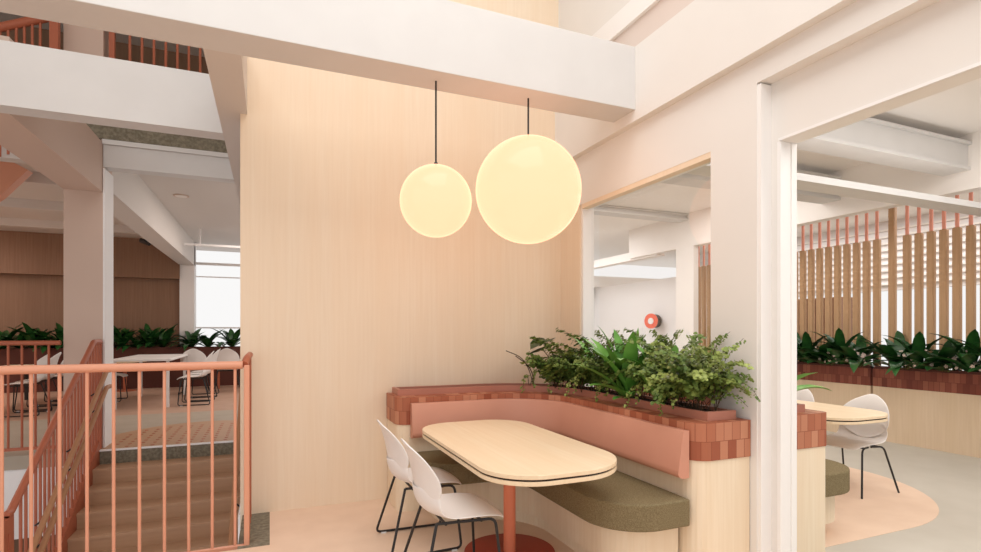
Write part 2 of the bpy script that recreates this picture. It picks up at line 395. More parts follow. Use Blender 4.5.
bn = thing('booth_bench', 'L-shaped booth bench with olive seat cushion and rose backrest', 'bench', (1.8, 3.96, 0))
def bench_outline(i, xl=1.05, rl=.30):
    p = [(xl+i, 4.222)] + arc(xl+rl, 3.70+rl, rl-i, 180, 270, 8)
    p += arc(1.43, 3.40, .30+i, 90, 0, 10)
    p += arc(2.05, 2.73, .32-i, 180, 270, 10)
    p += [(2.252, 2.41+i), (2.252, 3.73)] + arc(1.76, 3.73, .492, 0, 90, 10)
    return p
obj('bench_base', extrude(bench_outline(.10), .09, .322), 'oak', bn, world=True)
obj('toe_kick', extrude(bench_outline(.135), 0, .09), 'oak', bn, world=True)
obj('seat_cushion', extrude(bench_outline(0), .324, .48), 'fabric', bn, world=True, bevel=.010, seg=3, label='olive wool seat cushion')
prof = [(-.003, .600), (-.045, .598), (-.070, .606), (-.083, .625), (-.082, .65), (-.047, .866), (-.040, .875), (-.003, .875)]
obj('backrest', sweep(Lfront(0, 1.05, 2.425, 16), prof), 'vinyl', bn, world=True, smooth=True, label='rose upholstered backrest')

# mirrored booth on the other side of the wall
pl2 = thing('corner_planter', 'planter end with terracotta block band standing just inside the wide opening', 'planter', (3.2, 3.4, 0))
o2 = [(2.925, 2.40)] + arc(3.37, 2.44, .04, 270, 360, 4) + [(3.41, 4.6), (2.925, 4.6)]
obj('planter_body', extrude([(x, y) for x, y in o2], 0, .70), 'oak', pl2, world=True)
obj('block_band', extrude([(2.92, 2.394)] + arc(3.372, 2.436, .042, 270, 360, 4) + [(3.414, 4.605), (2.92, 4.605)], .70, .92), 'blocks', pl2, world=True, label='terracotta block band')
t2 = bmesh.new()
for b in ((2.99, 2.46, .92, 3.27, 4.5, .935), (2.99, 2.46, .935, 3.01, 4.5, .972), (3.25, 2.46, .935, 3.27, 4.5, .972), (3.01, 2.46, .935, 3.25, 2.48, .972), (3.01, 4.48, .935, 3.25, 4.5, .972)):
    q = B(b); me = bpy.data.meshes.new('t'); q.to_mesh(me); q.free(); t2.from_mesh(me); bpy.data.meshes.remove(me)
tr2 = obj('tray', t2, 'tray', pl2, world=True, label='rose planting tray')
so = obj('soil', B((3.011, 2.481, .936, 3.249, 4.479, .952)), 'soil', tr2); so.data.transform(Matrix.Translation(-pl2.location))
bn2 = thing('booth_bench', 'olive-cushioned bench end behind the planter inside the wide opening', 'bench', (3.7, 3.4, 0))
def b2(i):
    return [(3.42, 2.47+i)] + arc(3.64, 2.77, .30-i, 270, 360, 10) + [(3.94-i, 4.5), (3.42, 4.5)]
obj('bench_base', extrude(b2(.09), .10, .322), 'oak', bn2, world=True)
obj('toe_kick', extrude(b2(.15), .003, .10), 'oak', bn2, world=True)
obj('seat_cushion', extrude(b2(0), .324, .48), 'fabric', bn2, world=True, bevel=.01, label='olive wool seat cushion')

# ------------------------------------------------------------------ tables
def rrect(x0, y0, x1, y1, r, n=10):
    return arc(x1-r, y0+r, r, -90, 0, n) + arc(x1-r, y1-r, r, 0, 90, n) + arc(x0+r, y1-r, r, 90, 180, n) + arc(x0+r, y0+r, r, 180, 270, n)
def table_outline(x0, y0, x1, y1, n=12, ins=0):
    """rounded top: tighter corners on the chair side, longer curves on the bench side"""
    x0 += ins; y0 += ins; x1 -= ins; y1 -= ins
    def q(cx, cy, rx, ry, a0): return [(cx+rx*math.cos(math.radians(a0+90*k/n)), cy+ry*math.sin(math.radians(a0+90*k/n))) for k in range(n+1)]
    return q(x1-.36, y0+.36, .36, .36, -90) + q(x1-.29, y1-.29, .29, .29, 0) + q(x0+.29, y1-.29, .29, .29, 90) + q(x0+.28, y0+.28, .28, .28, 180)
def double_table(label, x0, y0, x1, y1, legs, r=.30):
    cx, cy = (x0+x1)/2, (y0+y1)/2
    t = thing('booth_table', label, 'table', (cx, cy, 0))
    ol = table_outline if r < .31 else (lambda a, b_, c, d, n=10, ins=0: rrect(a+ins, b_+ins, c-ins, d-ins, r-ins))
    obj('tabletop', extrude(ol(x0, y0, x1, y1), .717, .74), 'tabletop', t, world=True, bevel=.003)
    obj('dark_inlay', extrude(ol(x0, y0, x1, y1, ins=.010), .706, .717), 'groove', t, world=True, label='thin dark strip between the two layers')
    obj('lower_top', extrude(ol(x0, y0, x1, y1, ins=.001), .684, .706), 'tabletop', t, world=True, bevel=.003)
    for lx, ly in legs:
        b = bmesh.new(); cyl(b, lx, ly, .014, .684, .040, 32); obj('table_leg', b, 'column', t, world=True, smooth=True, label='coral round column leg')
        b = bmesh.new(); cyl(b, lx, ly, 0.0, .014, .30, 64, .297); obj('base_disc', b, 'discred', t, world=True, smooth=True, label='brick red floor disc')
    return t
double_table('long rounded pale oak table with coral leg in front of the booth seat', 1.02, 2.335, 1.862, 4.005, [(1.457, 3.19)])
double_table('rounded pale oak table seen through the wide opening at right', 4.22, 2.90, 5.10, 4.75, [(4.70, 4.1)], r=.32)

# ------------------------------------------------------------------ chairs
def grid(rows, nu=9):
    """rows of (x, z, half width, wrap forward, side lift): a lofted shell"""
    bm = bmesh.new(); R = []
    for x, z, hw, wr, lf in rows:
        R.append([bm.verts.new((x + wr*u*u, hw*u, z + lf*abs(u)**2.2)) for u in [(-1 + 2*k/(nu-1)) for k in range(nu)]])
    for a, b in zip(R, R[1:]):
        for k in range(nu-1): bm.faces.new((a[k], a[k+1], b[k+1], b[k]))
    bmesh.ops.recalc_face_normals(bm, faces=bm.faces); return bm
def make_chair(label, loc, rz, group, four=False):
    t = thing('shell_chair', label, 'chair', loc, rz, group)
    obj('seat', grid([(.272, .412, .185, -.02, 0), (.255, .426, .205, -.015, 0), (.215, .444, .220, -.005, 0), (.12, .450, .228, 0, .004), (.03, .446, .230, 0, .010),
                      (-.06, .441, .228, 0, .018), (-.12, .446, .224, .01, .035), (-.165, .468, .222, .035, .055), (-.195, .51, .218, .07, .06), (-.21, .56, .205, .085, .05), (-.214, .60, .17, .07, .02)], 11),
        'shell', t, smooth=True, solid=.009, subsurf=2)
    obj('backrest', grid([(-.140, .462, .05, .0, .01), (-.165, .482, .125, .02, .015), (-.188, .525, .190, .05, .01), (-.202, .59, .232, .085, 0), (-.212, .66, .238, .085, 0),
                          (-.228, .73, .215, .065, -.005), (-.250, .80, .165, .04, -.012), (-.272, .845, .100, .015, -.018), (-.282, .862, .035, 0, -.01)], 11),
        'shell', t, smooth=True, solid=.010, subsurf=2)
    if four:
        for s in (-1, 1):
            for pts in (((.06, s*.17, .418), (.17, s*.19, .416), (.245, s*.235, 0)), ((.02, s*.17, .418), (-.12, s*.19, .416), (-.245, s*.245, 0))):
                obj('leg', T((pts, .0085, .05), seg=8), 'black', t, smooth=True, label='black tube leg')
    for s in (() if four else (-1, 1)):
        f = T((((-.13, s*.16, .422), (.20, s*.185, .418), (.235, s*.235, .012), (-.245, s*.255, .012), (-.13, s*.16, .424)), .0085, .04), seg=8)
        leg = obj('sled_leg', f, 'black', t, smooth=True, label='black sled leg')
        for gx in (-.19, .18):
            obj('glide', B((gx-.018, s*.248-.007, 0, gx+.018, s*.248+.007, .010)), 'glide', leg)
    obj('cross_bar', T((((.12, -.18, .415), (.12, .18, .415)), .008, 0), seg=8), 'black', t)
    obj('cross_bar', T((((-.08, -.165, .415), (-.08, .165, .415)), .008, 0), seg=8), 'black', t)
    return t
G1 = 'chairs at the booth table'
ch = make_chair('white shell chair with black legs at the far end of the booth table', (.95, 3.60, 0), 0, G1)
dup(ch, (.955, 2.905, 0), 0, 'white shell chair with black legs nearest the camera at the booth table', G1)
ch4 = make_chair('white shell chair at the nearer end of the table seen through the wide opening', (4.985, 3.27, .003), PI, 'chairs in the right-hand room', True)
dup(ch4, (4.985, 3.98, .003), PI, 'white chair back half hidden by the white jamb in the right-hand room', 'chairs in the right-hand room')

# ------------------------------------------------------------------ globe lamps
def globe(x, y, z, r, label, zc=3.175):
    t = thing('pendant_lamp', label, 'lamp', (x, y, zc), 0, 'globe lamps under the white beam')
    b = bmesh.new(); bmesh.ops.create_uvsphere(b, u_segments=64, v_segments=40, radius=r)
    for v in b.verts: v.co += Vector((x, y, z))
    obj('globe_shade', b, 'globe', t, world=True, smooth=True, label='glowing pale yellow glass globe')
    b = bmesh.new(); cyl(b, x, y, z+r-.002, zc, .0065, 12); obj('cord', b, 'black', t, world=True)
    b = bmesh.new(); cyl(b, x, y, z+r-.006, z+r+.02, .022, 20, .012); obj('cap', b, 'black', t, world=True)
globe(1.056, 3.53, 2.349, .246, 'smaller glowing globe pendant lamp, the left of the two')
globe(1.764, 3.53, 2.494, .389, 'larger glowing globe pendant lamp, the right of the two')

# ------------------------------------------------------------------ railings
def rail_thing(label, x, y, z=0):
    return thing('guard_railing', label, 'railing', (x, y, z))
g = rail_thing('salmon metal guard railing at the near edge of the stair well', -1.6, 4.0)
obj('handrail', T((((-4.2, 4.0, 1.222), (-.17, 4.0, 1.226)), .027, 0), seg=14), 'rail', g, world=True, smooth=True)
obj('bottom_rail', B((-4.2, 3.985, -.030, -.15, 4.015, 0.004)), 'rail', g, world=True, bevel=.004)
x = -.217
while x > -4.0:
    b = bmesh.new(); cyl(b, x, 4.0, .004, 1.20, .0098, 10); obj('baluster', b, 'rail', g, world=True, smooth=True); x -= .1378
obj('post', B((-.162, 3.98, -.26, -.128, 4.02, 1.225)), 'rail', g, world=True, bevel=.006)
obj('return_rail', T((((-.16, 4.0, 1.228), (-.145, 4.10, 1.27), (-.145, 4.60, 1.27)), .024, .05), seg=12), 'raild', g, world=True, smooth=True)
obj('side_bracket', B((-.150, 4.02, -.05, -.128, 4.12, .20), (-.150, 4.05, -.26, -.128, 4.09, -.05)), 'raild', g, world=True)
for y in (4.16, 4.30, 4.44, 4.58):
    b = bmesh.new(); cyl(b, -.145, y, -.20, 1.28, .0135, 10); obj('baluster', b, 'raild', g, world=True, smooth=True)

g = rail_thing('brick red guard railing along the hall floor edge left of the column', -3.2, 7.9)
obj('handrail', T((((-5.9, 7.94, 1.32), (-2.335, 7.94, 1.32)), .028, 0), seg=12), 'raild', g, world=True, smooth=True)
obj('bottom_rail', B((-5.9, 7.925, .05, -2.36, 7.955, .085)), 'raild', g, world=True)
x = -2.45
while x > -5.8:
    b = bmesh.new(); cyl(b, x, 7.94, .085, 1.30, .013, 8); obj('baluster', b, 'raild', g, world=True, smooth=True); x -= .128

g = rail_thing('brick red stair railing sloping down beside the stairs', -1.95, 7.8)
def zs(y, base): return base - (7.85-y)*.607
obj('handrail', T((((-1.95, 7.98, 1.33), (-1.95, 7.72, 1.33), (-1.95, 5.50, zs(5.50, 1.41)), (-1.95, 5.42, zs(5.50, 1.41))), .030, .03), seg=12), 'raild', g, world=True, smooth=True)
y = 7.90
while y > 5.6:
    b = bmesh.new(); cyl(b, -1.95, y, zs(min(y, 7.85), .02), zs(min(y, 7.72), 1.39), .013, 8); obj('baluster', b, 'raild', g, world=True, smooth=True); y -= .105
obj('post', B((-1.975, 5.42, -2.2, -1.925, 5.50, zs(5.5, 1.40))), 'raild', g, world=True)
obj('post', B((-1.97, 7.96, 0, -1.93, 8.0, 1.33)), 'raild', g, world=True)
obj('lower_rail', B((-1.985, 4.2, -.16, -1.925, 5.42, -.04), (-1.975, 4.2, -.9, -1.935, 5.42, -.16)), 'raild', g, world=True)

# staircase
st = thing('staircase', 'brown timber stairs going down from the hall floor', 'stairs', (-1.07, 7.85, 0))
obj('landing_edge', B((-1.92, 7.845, -.17, -.235, 7.88, -.002)), 'carpet', st, world=True, label='grey carpeted riser at the top')
obj('nosing', B((-1.92, 7.835, -.012, -.235, 7.88, .006)), 'white2', st, world=True, label='thin pale nosing strip')
for i in range(1, 14):
    y1, z = 7.85-.28*(i-1), -.17*i
    obj('step', B((-1.92, y1-.28, z-.17, -.235, y1, z-.012), (-1.92, y1-.292, z-.035, -.235, y1, z)), 'step', st, world=True)
def slope_plate(x0, x1, ya, yb, top, dep):
    bm = bmesh.new(); pts = [(ya, zs(ya, top)), (yb, zs(yb, top)), (yb, zs(yb, top)-dep), (ya, zs(ya, top)-dep)]
    a = [bm.verts.new((x0, y, z)) for y, z in pts]; b = [bm.verts.new((x1, y, z)) for y, z in pts]
    bm.faces.new(a); bm.faces.new(b[::-1])
    for k in range(4): bm.faces.new((a[k], b[k], b[(k+1) % 4], a[(k+1) % 4]))
    bmesh.ops.recalc_face_normals(bm, faces=bm.faces); return bm
obj('stringer', slope_plate(-1.965, -1.921, 7.86, 4.4, .12, .42), 'raild', st, world=True, label='brick red stringer')
for xx, nm in ((-1.85, 'left'), (-.33, 'right')):
    for zz in ((.97, .77) if nm == 'left' else (.93,)):
        h = obj('wall_handrail', T((((xx, 8.02, zz), (xx, 7.85, zz), (xx, 4.5, zs(4.5, zz))), .026, .05), seg=10), 'handwood', st, world=True, smooth=True, label='brown timber handrail')
        for yy in (7.5, 6.7, 5.9, 5.1):
            q = T((((xx, yy, zs(yy, zz)), (xx+(-.07 if nm == 'left' else .06), yy, zs(yy, zz)-.05)), .009, 0), seg=6)
            o = obj('bracket', q, 'black', h); o.data.transform(Matrix.Translation(-st.location))

# upper storey rails and flight
g = rail_thing('brick red guard railing of the upper floor above the cross beam', -1.2, 8.1, 4.12)
obj('handrail', T((((-1.9, 8.10, 5.42), (-.25, 8.10, 5.42)), .028, 0), seg=10), 'raild', g, world=True, smooth=True)
obj('post', B((-1.88, 8.07, 4.12, -1.82, 8.13, 5.42)), 'raild', g, world=True)
x = -1.66
while x > -1.9 or x < -.3:
    if x > -.3: break
    b = bmesh.new(); cyl(b, x, 8.10, 4.12, 5.40, .016, 8); obj('baluster', b, 'raild', g, world=True, smooth=True); x += .133
uf = thing('stair_flight', 'upper stair flight with sloping brick red railing at top left', 'stairs', (-3.1, 8.0, 3.6))
obj('post', B((-2.425, 7.87, 3.95, -2.34, 7.95, 5.75)), 'raild', uf, world=True)
obj('handrail', T((((-2.42, 7.9, 5.22), (-3.6, 7.9, 4.64), (-5.4, 7.9, 3.77)), .05, 0), seg=10), 'raild', uf, world=True, smooth=True)
obj('stringer', slope_plate(-5.5, -5.4, 8.0, 8.0, 1, 1) if False else B((-5.6, 7.87, 3.2, -5.5, 7.93, 3.9)), 'raild', uf, world=True)
x = -2.52
while x > -4.2:
    zt = 5.22 - (-2.42-x)*.49
    b = bmesh.new(); cyl(b, x, 7.9, zt-1.5, zt, .014, 8); obj('baluster', b, 'raild', uf, world=True, smooth=True); x -= .075
def prism_poly(pts, d):
    bm = bmesh.new(); a = [bm.verts.new(p) for p in pts]; b = [bm.verts.new((p[0]+d[0], p[1]+d[1], p[2]+d[2])) for p in pts]
    n = len(pts); bm.faces.new(a); bm.faces.new(b[::-1])
    for k in range(n): bm.faces.new((a[k], b[k], b[(k+1) % n], a[(k+1) % n]))
    bmesh.ops.recalc_face_normals(bm, faces=bm.faces); return bm
obj('underside', prism_poly([(-4.9, 9.7, 2.1), (-4.9, 9.7, 3.94), (-3.5, 9.7, 3.94), (-3.236, 9.7, 3.80), (-3.55, 9.7, 3.40)], (0, .18, 0)), 'rail', uf, world=True, label='salmon underside of the flight')

# ------------------------------------------------------------------ batten screen
def batten(y, ztop, label, z0=.0):
    t = thing('timber_batten', label, 'batten', (7.8, y, 0), 0, 'battens of the timber screen')
    b = B((7.765, y-.041, z0, 7.835, y+.041, ztop)); obj('batten', b, 'batten', t, world=True, bevel=.014, seg=3)
    if ztop < 3:
        b = bmesh.new(); cyl(b, 7.8, y, ztop, 3.58, .021, 10); obj('hanging_rod', b, 'rod', t, world=True, smooth=True, label='pink hanging rod')
    return t
LB = 'golden timber batten with pink rod in the screen of the right-hand room'
proto = batten(4.79, 2.735, LB)
ys = [4.79 + .139*k for k in range(1, 27)] + [4.41 - .139*k for k in range(0, 18)]
for y in ys:
    dup(proto, (7.8, y, 0))
batten(4.59, 3.577, 'tallest golden batten reaching up to the bulkhead, without a rod')
cb = thing('storage_cabinet', 'dark brown cabinet behind the battens just right of the white jamb', 'cabinet', (9.1, 7.0, 0))
obj('cabinet_body', B((8.95, 6.1, 0, 9.4, 7.9, 2.05)), 'darkwood', cb, world=True, bevel=.01)
for k in range(3):
    d = obj('cabinet_door', B((8.93, 6.13+k*.59, .05, 8.95, 6.69+k*.59, 2.0)), 'darkwood', cb, world=True)

# far planters of the right-hand room
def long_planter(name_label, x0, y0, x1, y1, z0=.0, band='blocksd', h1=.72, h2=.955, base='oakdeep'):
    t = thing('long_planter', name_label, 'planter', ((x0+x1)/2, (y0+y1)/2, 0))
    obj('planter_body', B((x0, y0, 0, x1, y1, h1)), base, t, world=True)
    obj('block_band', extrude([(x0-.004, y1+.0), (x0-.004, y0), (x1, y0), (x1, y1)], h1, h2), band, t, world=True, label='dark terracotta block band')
    k = .03
    q = B((x0+.01, y0+.01, h2, x0+.01+k, y1-.01, h2+.03), (x1-.01-k, y0+.01, h2, x1-.01, y1-.01, h2+.03), (x0+.01+k, y0+.01, h2, x1-.01-k, y0+.01+k, h2+.03), (x0+.01+k, y1-.01-k, h2, x1-.01-k, y1-.01, h2+.03))
    tr = obj('tray', q, 'darkred', t, world=True, label='dark red tray rim')
    s = obj('soil', B((x0+.01+k, y0+.01+k, h2, x1-.01-k, y1-.01-k, h2+.012)), 'soil', tr); s.data.transform(Matrix.Translation(-t.location))
    return t
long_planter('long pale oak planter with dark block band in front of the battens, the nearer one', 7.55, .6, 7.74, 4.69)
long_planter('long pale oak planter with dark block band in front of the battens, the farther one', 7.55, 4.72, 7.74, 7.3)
long_planter('long dark red planter along the end wall of the hall', -9.3, 16.1, 2.6, 16.6, band='darkred', h1=.72, h2=1.02, base='darkred')

# fire hose reel
fr = thing('hose_reel', 'round red fire hose reel with white hub seen through the interior window', 'hose reel', (7.75, 9.45, 1.69))
struct('wall_side', B((7.95, 8.9, 0, 8.05, 12.0, 2.62)), 'white2', 'short white wall carrying the hose reel', 'wall')
def disc(r, t0, t1, n=40):
    b = bmesh.new(); bmesh.ops.create_cone(b, cap_ends=True, segments=n, radius1=r, radius2=r, depth=t1-t0)
    d = Vector((-.96, -.28, 0)).normalized(); R = Vector((0, 0, 1)).rotation_difference(d).to_matrix().to_4x4()
    bmesh.ops.transform(b, matrix=Matrix.Translation(Vector((7.75, 9.45, 1.69)) + d*((t0+t1)/2)) @ R, verts=b.verts); return b
obj('drum', disc(.150, -.14, .02), 'black', fr, world=True, smooth=True, label='black drum')
obj('front_flange', disc(.165, .02, .045), 'red', fr, world=True, smooth=True, label='red front flange')
obj('hub', disc(.070, .045, .055), 'white2', fr, world=True, smooth=True, label='white hub')
obj('mount', B((7.86, 9.43, 1.62, 7.95, 9.52, 1.76)), 'white2', fr, world=True)

# ------------------------------------------------------------------ far hall furniture
GC = 'white chairs in the far hall'
LC = 'white shell chair with dark legs among the far hall tables'
for x, y, a in ((-3.95, 11.75, PI), (-4.02, 12.55, PI), (-4.0, 13.35, PI), (-4.02, 14.15, PI), (-5.55, 11.8, 0), (-5.6, 12.7, 0), (-1.38, 12.2, PI), (-1.36, 12.95, PI), (-1.38, 13.7, PI),
                (-3.10, 12.4, 0), (-3.12, 13.4, 0), (-.95, 14.35, 1.6), (-1.65, 14.35, 1.6), (-4.1, 15.5, 0)):
    dup(ch, (x, y, 0), a, LC, GC, (1.18, 1.18, 1.24))
def cafe_table(label, x0, y0, x1, y1, top, legm, legs):
    t = thing('cafe_table', label, 'table', ((x0+x1)/2, (y0+y1)/2, 0))
    obj('tabletop', B((x0, y0, .705, x1, y1, .74)), top, t, world=True, bevel=.008)
    for a, b_ in legs: obj('leg', B((a-.025, b_-.025, 0, a+.025, b_+.025, .705)), legm, t, world=True)
    return t
cafe_table('white rectangular cafe table in the far hall, right of the column', -2.75, 11.8, -1.75, 14.2, 'shell', 'shell', [(-2.68, 11.9), (-1.82, 11.9), (-2.68, 14.1), (-1.82, 14.1)]).scale = (1, 1, 1.27)
cafe_table('pale table with brick red legs beside the far planter', -1.9, 14.9, -.3, 15.5, 'tabletop', 'raild', [(-1.2, 15.2), (-.4, 15.2)])
cafe_table('pale table behind the left guard railing', -5.2, 11.2, -4.35, 14.6, 'tabletop', 'black', [(-4.8, 11.5), (-4.8, 14.3)])
rt = thing('round_table', 'small round pale table by the far planter, right of the column', 'table', (-3.3, 15.6, 0))
b = bmesh.new(); cyl(b, -3.3, 15.6, .71, .74, .45, 40); obj('tabletop', b, 'tabletop', rt, world=True)
b = bmesh.new(); cyl(b, -3.3, 15.6, .02, .71, .04, 16); obj('leg', b, 'raild', rt, world=True)
b = bmesh.new(); cyl(b, -3.3, 15.6, 0, .02, .25, 30); obj('base', b, 'raild', rt, world=True)
dl = thing('downlight', 'round recessed downlight in the hall ceiling', 'lamp', (-1.5, 11.2, 3.95))
b = bmesh.new(); cyl(b, 0, 0, -.012, 0, .13, 32); obj('trim_ring', b, 'hall', dl)
b = bmesh.new(); cyl(b, 0, 0, -.016, -.012, .10, 32); obj('lamp_disc', b, 'downlight', dl)
tl = thing('track_light', 'thin hanging light track in front of the far window', 'lamp', (-1.2, 14.6, 3.95))
obj('track', B((-.70, -.03, -.42, 1.9, .03, -.37)), 'white2', tl)
for xx in (-.35, .6): obj('suspension_rod', B((xx-.012, -.012, -.37, xx+.012, .012, .01)), 'white2', tl)
sp = thing('spotlight', 'small black spotlight under the long hall beam', 'lamp', (-2.62, 14.4, 3.66))
obj('lamp_head', T((((-.12, 0, -.10), (.07, -.08, -.18)), .055, 0), seg=12), 'black', sp)
obj('stem', B((-.02, -.02, -.12, .02, .02, .28)), 'black', sp)

# ------------------------------------------------------------------ plants
def leaf(bm, base, az, L, W, el0, droop, n=7, cup=.25, maxx=None, tip=1.0, twist=0):
    """a strap leaf: ribbon with a keel, rising at el0 and bending over"""
    p = Vector(base); el = el0; pts = []
    ds = L/n
    for i in range(n+1):
        t = i/n
        w = W*math.sin(PI*min(1, (t*.92+.06)))**.8 * (1 if t < .97 else .3)
        pts.append((p.copy(), el, w)); p = p + Vector((math.cos(el)*math.cos(az), math.cos(el)*math.sin(az), math.sin(el)))*ds
        el -= droop/n*(.5+t)
    side = Vector((-math.sin(az), math.cos(az), 0)); rows = []
    for q, e, w in pts:
        up = Vector((-math.sin(e)*math.cos(az), -math.sin(e)*math.sin(az), math.cos(e)))
        s = side*math.cos(twist) + up*math.sin(twist)
        r = [q - s*w + up*w*cup, q - up*0, q + s*w + up*w*cup]
        if maxx is not None:
            for v in r:
                if v.x > maxx*.5: v.x = maxx*.5 + maxx*.5*(1-math.exp(-(v.x-maxx*.5)/(maxx*.5)))
        rows.append([bm.verts.new(v) for v in r])
    for a, b in zip(rows, rows[1:]):
        for k in range(2): bm.faces.new((a[k], a[k+1], b[k+1], b[k]))

def rosette(n, L, W, seed, maxx=None, el=(.6, 1.35), droop=(.5, 1.3)):
    R = random.Random(seed); bm = bmesh.new()
    for i in range(n):
        az = 2*PI*(i*.382) + R.uniform(-.2, .2); l = L*R.uniform(.7, 1.05)
        leaf(bm, (.015*math.cos(az), .015*math.sin(az), 0), az, l, W*R.uniform(.8, 1.1), R.uniform(*el), R.uniform(*droop), maxx=maxx)
    return bm

def fern(seed, n=20, L=.42, maxx=.14, dens=1.0, lf=.015):
    R = random.Random(seed); bl = bmesh.new(); bs = bmesh.new()
    def squash(v):
        if v.x > maxx*.5: v.x = maxx*.5 + maxx*.5*(1-math.exp(-(v.x-maxx*.5)/(maxx*.5)))
        return v
    for i in range(n):
        az = 2*PI*i*.382 + R.uniform(-.3, .3); el = R.uniform(.95, 1.5); l = L*R.uniform(.65, 1.1); dr = R.uniform(.8, 2.2)
        p = Vector((R.uniform(-.04, .04), R.uniform(-.08, .08), 0)); path = [p.copy()]; els = [el]
        m = 18
        for k in range(m):
            p = p + Vector((math.cos(el)*math.cos(az), math.cos(el)*math.sin(az), math.sin(el)))*(l/m)
            el -= dr/m*(.4+1.4*k/m); az += R.uniform(-.05, .05)
            path.append(p.copy()); els.append(el)
        sp = [squash(q.copy()) for q in path]
        tube(bs, sp[::3], lambda t: .0022*(1-.6*t), 4)
        for k in range(5, m+1):
            t = k/m
            for s in (-1, 1):
                if R.random() > dens: continue
                bl_len = .075*(1-.55*t)*R.uniform(.7, 1.1)
                a2 = az + s*R.uniform(.8, 1.4)
                nl = 4 if t < .8 else 3
                for j in range(1, nl+1):
                    c = path[k] + Vector((math.cos(a2), math.sin(a2), R.uniform(-.5, .1)))*(bl_len*j/nl)
                    c += Vector((R.uniform(-.006, .006), R.uniform(-.006, .006), R.uniform(-.006, .006)))
                    r = lf*R.uniform(.7, 1.15)
                    ax = Vector((R.uniform(-.6, .6)-.25, R.uniform(-.6, .6)-.35, 1)).normalized()
                    u = ax.orthogonal().normalized(); w = ax.cross(u)
                    vs = [bl.verts.new(squash(c + u*r*math.cos(q) * 1.15 + w*r*math.sin(q)*.8)) for q in (0, 1.05, 2.1, 3.14, 4.2, 5.24)]
                    bl.faces.new(vs)
    return bl, bs

GF = 'ferns in the corner planter'
LF = 'light green small-leaved fern in the corner planter tray'
protos = []
for s, (n, L, m) in enumerate(((26, .54, 'fern'), (26, .60, 'fernd'), (26, .42, 'fernd'))):
    t = thing('potted_fern', LF, 'fern', (0, 0, 0), 0, GF)
    bl, bs = fern(10+s, n, L)
    obj('foliage', bl, m, t); obj('stems', bs, 'stemd', t)
    protos.append(t)
spots = [(2.50, 2.60, 0), (2.52, 2.74, 1), (2.50, 2.88, 2), (2.60, 3.06, 1), (2.61, 3.28, 1), (2.60, 3.46, 1), (2.51, 3.60, 2), (2.53, 3.80, 1), (2.48, 3.94, 2), (2.46, 4.10, 0), (2.38, 4.22, 2)]
used = set()
for k, (x, y, i) in enumerate(spots):
    sc = (1, -1 if k % 2 else 1, 1.0 + .04*(k % 4))
    if i not in used:
        used.add(i); o = protos[i]; o.location = (x, y, .952); o.scale = (1, 1, sc[2])
    else: dup(protos[i], (x, y, .952), None, LF, GF, (.45 if x > 2.55 else 1, sc[1], sc[2]))

def strap_plant(label, loc, n, L, W, seed, m, group=None, maxx=None, el=(.6, 1.35), droop=(.5, 1.3), name='strap_leaved_plant'):
    t = thing(name, label, 'plant', loc, 0, group)
    obj('foliage', rosette(n, L, W, seed, maxx, el, droop), m, t, smooth=True)
    b = bmesh.new(); cyl(b, 0, 0, -.0, .05, .02, 8, .012); obj('stem', b, 'stem', t)
    return t
t = thing('strap_leaved_plant', 'bright green broad strap-leaved plant in the middle of the corner planter', 'plant', (2.43, 3.22, .952))
bm = bmesh.new()
for az, L, W, el, dr in ((2.75, .52, .066, .80, .75), (3.15, .38, .062, .62, .9), (2.3, .50, .068, 1.15, .7), (2.9, .48, .064, 1.2, .9), (3.6, .24, .040, .30, .6), (4.1, .28, .046, .6, 1.0),
                         (4.5, .42, .055, 1.15, .8), (1.4, .58, .050, 1.3, .5), (5.0, .52, .055, 1.25, .6), (2.5, .60, .050, 1.35, .5), (4.2, .56, .055, 1.35, .6)):
    leaf(bm, (0, 0, 0), az, L, W, el, dr, 9, maxx=.2)
obj('foliage', bm, 'strap', t, smooth=True); b = bmesh.new(); cyl(b, 0, 0, 0, .05, .02, 8); obj('stem', b, 'stem', t)
GS = 'strap-leaved plants among the ferns'
for k, (x, y, s, L) in enumerate(((2.52, 3.70, 3, .56), (2.50, 2.94, 5, .54), (2.50, 3.40, 8, .60))):
    strap_plant('green strap-leaved plant rising among the ferns, %s' % ('the farthest from the camera', 'the nearest to the camera', 'the tallest, by the white window light')[k], (x, y, .952), 9, L, .052, s, 'strap', GS, .13, (.95, 1.45), (.7, 1.6))
t = thing('heart_leaved_plant', 'dark heart-leaved plant at the left end of the planting', 'plant', (2.43, 4.26, .952))
bm = bmesh.new(); bs = bmesh.new()
for az, r, z, sz in ((3.5, .16, .42, .15), (4.3, .20, .28, .10), (5.3, .12, .34, .09), (2.6, .14, .34, .10)):
    c = Vector((r*math.cos(az), r*math.sin(az), z)); tube(bs, [(0, 0, 0), (c.x*.4, c.y*.4, z*.7), c], .004, 5)
    out = Vector((math.cos(az), math.sin(az), -.35)).normalized(); side = Vector((-math.sin(az), math.cos(az), 0)); up = out.cross(side)
    hs = [(0, 0), (-.18, .28), (-.12, .5), (.2, .6), (.6, .45), (.95, .15), (1.15, 0), (.95, -.15), (.6, -.45), (.2, -.6), (-.12, -.5), (-.18, -.28)]
    vs = [bm.verts.new(c + out*a*sz*1.3 + side*b_*sz*1.3 + up*abs(b_)*sz*.3) for a, b_ in hs]; ctr = bm.verts.new(c + out*.4*sz - up*.01)
    for i in range(len(vs)): bm.faces.new((vs[i], vs[(i+1) % len(vs)], ctr))
obj('foliage', bm, 'heart', t, smooth=True); obj('stems', bs, 'stemd', t)
